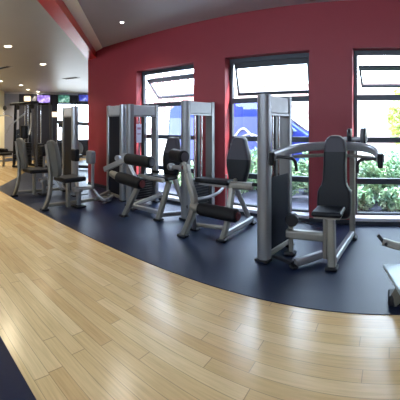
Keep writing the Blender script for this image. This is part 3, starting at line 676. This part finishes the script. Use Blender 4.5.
def cable_arm(loc, rot, label):
    t = thing('leg_press_machine', label, 'gym machine', loc, rot); V = Vector
    bm = B(); beam(bm, [V((-.9, 0, .1)), V((.8, 0, .1))], .1, .1); beam(bm, [V((-.8, -.35, .05)), V((-.8, .35, .05))], .08, .08); beam(bm, [V((.8, -.35, .05)), V((.8, .35, .05))], .08, .08); ob('base_frame', bm, M['iron'], t)
    bm = B(); beam(bm, [V((.75, 0, .1)), V((.75, 0, 1.55))], .09, .09); ob('upright', bm, M['iron'], t); bm = B(); beam(bm, [V((-.85, 0, .1)), V((-.85, 0, .9))], .09, .09); ob('upright', bm, M['iron'], t)
    bm = B(); beam(bm, [V((.75, 0, 1.5)), V((-.95, 0, 1.62))], .10, .12); ob('top_beam', bm, mat('gunmetal', rgb(80, 78, 78), .4, .5), t)
    bm = B(); box(bm, (-.5, -.2, .4), (-.1, .2, .5)); ob('seat', bm, M['pad'], t, bevel=.02)
    bm = B(); box(bm, (-.62, -.2, .45), (-.5, .2, 1.1)); ob('backrest', bm, M['pad'], t, bevel=.02)
    bm = B(); disc(bm, (.4, -.12, .9), (0, 1, 0), .22, .05); disc(bm, (.4, .12, .9), (0, 1, 0), .22, .05); ob('weight_plates', bm, M['black'], t)
    bm = B(); beam(bm, [V((.4, -.2, .9)), V((.4, .2, .9))], .04, .04); beam(bm, [V((.4, 0, .9)), V((.7, 0, 1.3))], .05, .05); ob('plate_bar', bm, M['silver'], t)
cable_arm((-8.9, 6.2, 0), math.radians(35), 'dark plate loaded machine with a long top beam, in front of the far window')
def cross_trainer(loc, rot, label):
    t = thing('cross_trainer', label, 'exercise machine', loc, rot, 'cross trainers by the far window'); V = Vector
    bm = B(); disc(bm, (.55, 0, .45), (0, 1, 0), .34, .22); ob('flywheel_housing', bm, M['padl'], t)
    bm = B(); beam(bm, [V((-.7, 0, .06)), V((.8, 0, .06))], .12, .08); beam(bm, [V((-.7, -.3, .05)), V((-.7, .3, .05))], .08, .08); beam(bm, [V((.8, -.3, .05)), V((.8, .3, .05))], .08, .08); ob('base_frame', bm, M['silver'], t)
    bm = B(); beam(bm, [V((.3, 0, .3)), V((.25, 0, 1.45))], .09, .1); ob('console_mast', bm, M['silver'], t)
    bm = B(); box(bm, (.18, -.2, 1.42), (.26, .2, 1.68)); ob('console', bm, M['black'], t, bevel=.03)
    for s in (-1, 1):
        bm = B(); tube(bm, [V((.25, s*.24, .3)), V((.15, s*.25, .9)), V((.02, s*.26, 1.25)), V((-.02, s*.24, 1.6))], .022, 8, 2); ob('moving_handle', bm, M['silver'], t)
        bm = B(); beam(bm, [V((.4, s*.2, .4)), V((-.6, s*.2, .22))], .06, .05); ob('pedal_arm', bm, M['silver'], t)
        bm = B(); box(bm, (-.45, s*.2-.09, .27), (-.1, s*.2+.09, .31)); ob('pedal', bm, M['rubber'], t, bevel=.01)
cross_trainer((-12.6, 7.7, 0), math.radians(72), 'grey cross trainer in front of the black wall, below the purple television')
cross_trainer((-10.9, 6.6, 0), math.radians(150), 'grey cross trainer standing between the multi gym and the bright far window')
def bench(loc, rot):
    t = thing('weight_bench', 'low black weight bench with a racked barbell beside the cream wall', 'weight bench', loc, rot); V = Vector
    bm = B(); box(bm, (-.6, -.14, .40), (.6, .14, .48)); ob('bench_pad', bm, M['pad'], t, bevel=.02)
    for x in (-.5, .5):
        bm = B(); beam(bm, [V((x, -.25, .03)), V((x, .25, .03))], .06, .06); beam(bm, [V((x, 0, .05)), V((x, 0, .40))], .06, .06); ob('leg', bm, M['silver'], t)
    for s in (-1, 1):
        bm = B(); beam(bm, [V((.62, s*.5, .01)), V((.62, s*.5, 1.15))], .06, .06); ob('rack_upright', bm, M['black'], t)
    bm = B(); beam(bm, [V((.62, -.5, .25)), V((.62, .5, .25))], .05, .05); ob('rack_crossbar', bm, M['black'], t)
    b = thing('barbell', 'barbell with black plates resting on the rack beside the cream wall', 'barbell', loc, rot)
    bm = B(); tube(bm, [V((.62, -.85, 1.165)), V((.62, .85, 1.165))], .014, 8); ob('bar', bm, M['chrome'], b)
    for s in (-1, 1):
        bm = B(); disc(bm, (.62, s*.72, 1.165), (0, 1, 0), .2, .06); ob('weight_plate', bm, M['black'], b)
bench((-12.1, 4.75, 0), math.radians(53))
for i, (x, y, lab) in enumerate(((-13.0, 5.5, 'black kettlebell on the floor by the grey corner, nearer of two'), (-13.1, 5.95, 'black kettlebell on the floor by the grey corner, further of two'))):
    t = thing('kettlebell', lab, 'kettlebell', (x, y, .006), i*.7, 'kettlebells near the grey corner'); V = Vector
    bm = B(); lathe(bm, V((0, 0, 0)), V((0, 0, .22)), [(0, .07), (.15, .105), (.5, .12), (.85, .085), (1, .03)]); ob('bell', bm, M['iron'], t)
    bm = B(); tube(bm, [V((-.05, 0, .17)), V((-.07, 0, .27)), V((0, 0, .31)), V((.07, 0, .27)), V((.05, 0, .17))], .016, 8, 2); ob('handle', bm, M['iron'], t)

# ================================================================== outside
bm = B(); poly(bm, [(-6.2, 5.0), (16, 5.0), (16, 9.4), (-6.2, 9.4)], -.15, .0); struct('ground_bed', bm, mat('mulch', rgb(78, 80, 96), .9, var=.5, scale=25, bump=.6))
bm = B(); poly(bm, [(-60, 9.4), (60, 9.4), (60, 90), (-60, 90)], -.2, -.03); struct('ground', bm, mat('asphalt_pale', rgb(205, 198, 190), .9, var=.1, scale=4))
def leaf_mat(name, c0, c1):
    m = bpy.data.materials.new(name); m.use_nodes = True; n = m.node_tree.nodes; l = m.node_tree.links; p = n['Principled BSDF']
    t = n.new('ShaderNodeTexCoord'); no = n.new('ShaderNodeTexNoise'); no.inputs['Scale'].default_value = 5; no.inputs['Detail'].default_value = 4; r = n.new('ShaderNodeValToRGB')
    l.new(t.outputs['Object'], no.inputs['Vector']); l.new(no.outputs['Fac'], r.inputs[0]); l.new(r.outputs[0], p.inputs['Base Color'])
    r.color_ramp.elements[0].position = .4; r.color_ramp.elements[0].color = c0; r.color_ramp.elements[1].position = .6; r.color_ramp.elements[1].color = c1
    p.inputs['Roughness'].default_value = .5; p.inputs['Subsurface Weight'].default_value = .0
    return m
LG = leaf_mat('shrub_leaf', rgb(88, 132, 100), rgb(170, 200, 158)); LY = leaf_mat('tree_leaf', rgb(120, 140, 50), rgb(190, 200, 96)); LR = leaf_mat('red_leaf', rgb(170, 110, 110), rgb(215, 170, 165))
def foliage(bm, c, r, n, size, rng, flat=1.0):
    for _ in range(n):
        d = Vector((rng.gauss(0, 1), rng.gauss(0, 1), rng.gauss(0, 1))).normalized()*(rng.random()**.4)
        p = Vector(c)+Vector((d.x*r[0], d.y*r[1], d.z*r[2])); 
        if p.z < .02: p.z = .02+rng.random()*.1
        a = Vector((rng.gauss(0, 1), rng.gauss(0, 1), rng.gauss(0, .7))).normalized(); b = a.cross(Vector((rng.gauss(0, 1), rng.gauss(0, 1), rng.gauss(0, 1)))).normalized()
        s = size*(.6+.8*rng.random())
        v = [bm.verts.new(p-a*s), bm.verts.new(p-b*s*.45), bm.verts.new(p+a*s), bm.verts.new(p+b*s*.45)]; bm.faces.new(v)
def shrub(name, c, r, n, size, m, label, group, stem=True, seed=1, trunk=None):
    rng = random.Random(seed)
    t = thing(name, label, 'shrub' if 'tree' not in name else 'tree', (c[0], c[1], 0), 0, group)
    bm = B(); foliage(bm, (0, 0, c[2]), r, n, size, rng); ob('foliage', bm, m, t, smooth=False)
    bm = B()
    for k in range(4 if not trunk else 1):
        a = rng.random()*6.28
        if trunk: tube(bm, [(0, 0, -.03), (.1, 0, c[2]*.5), (0, .1, c[2])], trunk, 8, 1)
        else: tube(bm, [(.03*math.cos(a), .03*math.sin(a), 0), (r[0]*.5*math.cos(a), r[1]*.5*math.sin(a), c[2]+r[2]*.4)], .012, 6)
    ob('stem' if not trunk else 'trunk', bm, mat('bark', rgb(110, 90, 74), .8), t)
    return t
sp = [(-.32, 6.15, .45, .50, .42), (.62, 6.15, .45, .48, .42), (-1.3, 6.1, .42, .42, .48), (-2.2, 6.15, .42, .42, .48), (-3.4, 6.2, .32, .6, .36), (-4.6, 6.2, .3, .6, .34), (.25, 7.3, .50, .85, .50), (-1.7, 6.75, .45, .38, .52), (1.75, 6.9, .5, .6, .5), (-3.0, 6.7, .45, .38, .52), (1.55, 6.0, .42, .42, .4), (-.55, 5.55, .20, .26, .22), (.0, 5.5, .20, .26, .22), (.5, 5.55, .20, .24, .22)]
lbs = ['low leafy shrub in the bed outside the rightmost window, nearest its left jamb', 'low leafy shrub in the bed outside the rightmost window, by the frame edge', 'low shrub outside behind the shoulder press tower', 'low shrub outside the middle window, left part of the bed', 'low shrub outside between the first and middle windows', 'low shrub outside the leftmost window', 'wide shrub at the back of the bed outside the rightmost window', 'shrub at the back of the bed behind the shoulder press machine', 'tall shrub at the far right end of the outside bed', 'shrub at the back of the bed outside the middle window', 'low shrub at the right end of the bed, close to the glass', 'small plant against the rightmost window glass, beside its left jamb', 'small plant against the rightmost window glass, second from the jamb', 'small plant against the rightmost window glass, third from the jamb']
for i, (x, y, z, rr, rh) in enumerate(sp):
    shrub('garden_shrub', (x, y, z), (rr, rr*.8, rh), 2600 if i in (0, 1, 6, 8, 10) else 600 if i > 10 else 1400, .045, LG, lbs[i], 'shrubs in the outside bed', seed=i)
shrub('garden_tree', (1.15, 10.6, 1.75), (1.35, 1.0, 1.35), 4200, .09, LY, 'yellow-green leafy tree seen through the rightmost window', None, seed=31, trunk=.08)
shrub('garden_tree', (-9.9, 12.0, 2.9), (1.6, 1.0, 1.2), 2200, .09, LR, 'pinkish leaved tree seen through the top of the leftmost window', None, seed=33, trunk=.09)
# blue van parked outside
def van():
    t = thing('blue_van', 'bright blue van parked outside the first two windows, nose to the right', 'van', (-3.7, 8.05, -.0), 0)
    blue = mat('blue_car_paint', rgb(44, 66, 165), .3, 0, var=.03, scale=2); low = mat('lavender_paint_reflection', rgb(100, 112, 178), .35, 0, var=.05, scale=2)
    y0, y1 = -.85, .95
    side = [(-2.35, .35), (-2.42, .9), (-2.30, 1.95), (-2.1, 2.08), (.35, 2.10), (.70, 2.02), (1.75, 1.28), (2.35, 1.12), (2.55, .85), (2.55, .35)]
    def body(sh, ya, yb, m, name, par, bevel=.05):
        bm = B(); a = [bm.verts.new((x, ya, z)) for x, z in sh]; b = [bm.verts.new((x, yb, z)) for x, z in sh]; bm.faces.new(a); bm.faces.new(b[::-1])
        for i in range(len(sh)): bm.faces.new((a[i], b[i], b[(i+1) % len(sh)], a[(i+1) % len(sh)]))
        bmesh.ops.recalc_face_normals(bm, faces=bm.faces); return ob(name, bm, m, par, bevel=bevel, seg=3)
    body(side, y0, y1, blue, 'van_body', t)
    body([(-2.3, .55), (-2.33, .9), (-2.25, 1.70), (.62, 1.70), (.62, .55)], y0-.012, y0-.001, low, 'side_reflection', t, .003)  # paler plate: a reflection in the blue paint, put in as colour
    gl = mat('tinted_car_glass', rgb(150, 180, 205), .1, 0, var=.1, scale=6)
    body([(.72, 1.34), (.72, 1.86), (.84, 1.86), (1.50, 1.36), (1.50, 1.34)], y0-.012, y0-.001, gl, 'cab_window', t, .003)
    bm = B(); vs = [bm.verts.new(v) for v in ((.80, y0+.15, 1.985), (.80, y1-.15, 1.985), (1.72, y1-.12, 1.335), (1.72, y0+.12, 1.335))]; bm.faces.new(vs); 
    for v in bm.verts: v.co += Vector((.02, 0, .03))
    ob('windscreen', bm, gl, t, smooth=False)
    for x in (-1.5, 1.7):
        bm = B(); disc(bm, (x, y0+.1, .33), (0, 1, 0), .33, .22, 28); w = ob('wheel', bm, M['rubber'], t)
        bm = B(); disc(bm, (x, y0-.015, .33), (0, 1, 0), .19, .02, 20); ob('hubcap', bm, M['silver'], w)
        bm = B(); disc(bm, (x, y1-.1, .33), (0, 1, 0), .33, .22, 28); ob('wheel', bm, M['rubber'], t)
    bm = B()
    tube(bm, [(-.45, y0-.02, .95), (-.2, y0-.02, 1.10), (.08, y0-.02, 1.46), (.28, y0-.02, 1.30), (.5, y0-.02, 1.08)], .026, 6, 3)
    ob('white_swoosh', bm, M['white'], t); bm = B()
    tube(bm, [(-.40, y0-.02, 1.30), (.0, y0-.02, 1.16), (.3, y0-.02, 1.30), (.6, y0-.02, 1.18)], .020, 6, 3)
    ob('white_swoosh', bm, M['white'], t)
    bm = B(); box(bm, (1.3, y0-.18, 1.25), (1.42, y0-.02, 1.42)); ob('wing_mirror', bm, M['black'], t, bevel=.02)
van()
t = thing('sign_post', 'small red sign on a thin post outside the leftmost window', 'sign', (-6.75, 7.35, 0))
bm = B(); beam(bm, [Vector((0, 0, -.03)), Vector((0, 0, 1.42))], .04, .04); ob('post', bm, M['silver'], t)
bm = B(); box(bm, (-.09, -.045, 1.24), (.09, -.021, 1.42)); ob('sign_plate', bm, mat('sign_red', rgb(200, 40, 50), .4), t, bevel=.005)
# pale brick building across the car park
t = thing('brick_building', 'pale pinkish brick building across the car park, glaring in the light above the van', 'building', (-8, 27, 0))
bm = B(); box(bm, (-14, 0, -.1), (20, 6, 5.2)); ob('facade', bm, mat('pale_brick', rgb(185, 160, 152), .9, var=.08, scale=2), t, smooth=False)
bm = B(); box(bm, (-14.2, -.3, 5.2), (20.2, 6, 5.5)); ob('roof_edge', bm, M['cream'], t, smooth=False)
for x in range(-12, 20, 4):
    bm = B(); box(bm, (x, -.35, -.1), (x+.7, 0, 5.2)); ob('pier', bm, mat('pier_brick', rgb(170, 128, 118), .9, var=.1, scale=3), t, smooth=False)
    bm = B(); box(bm, (x+1.4, -.02, 1.2), (x+3.2, -.001, 3.4)); ob('shop_window', bm, mat('far_glass', rgb(165, 172, 180), .2), t, smooth=False)
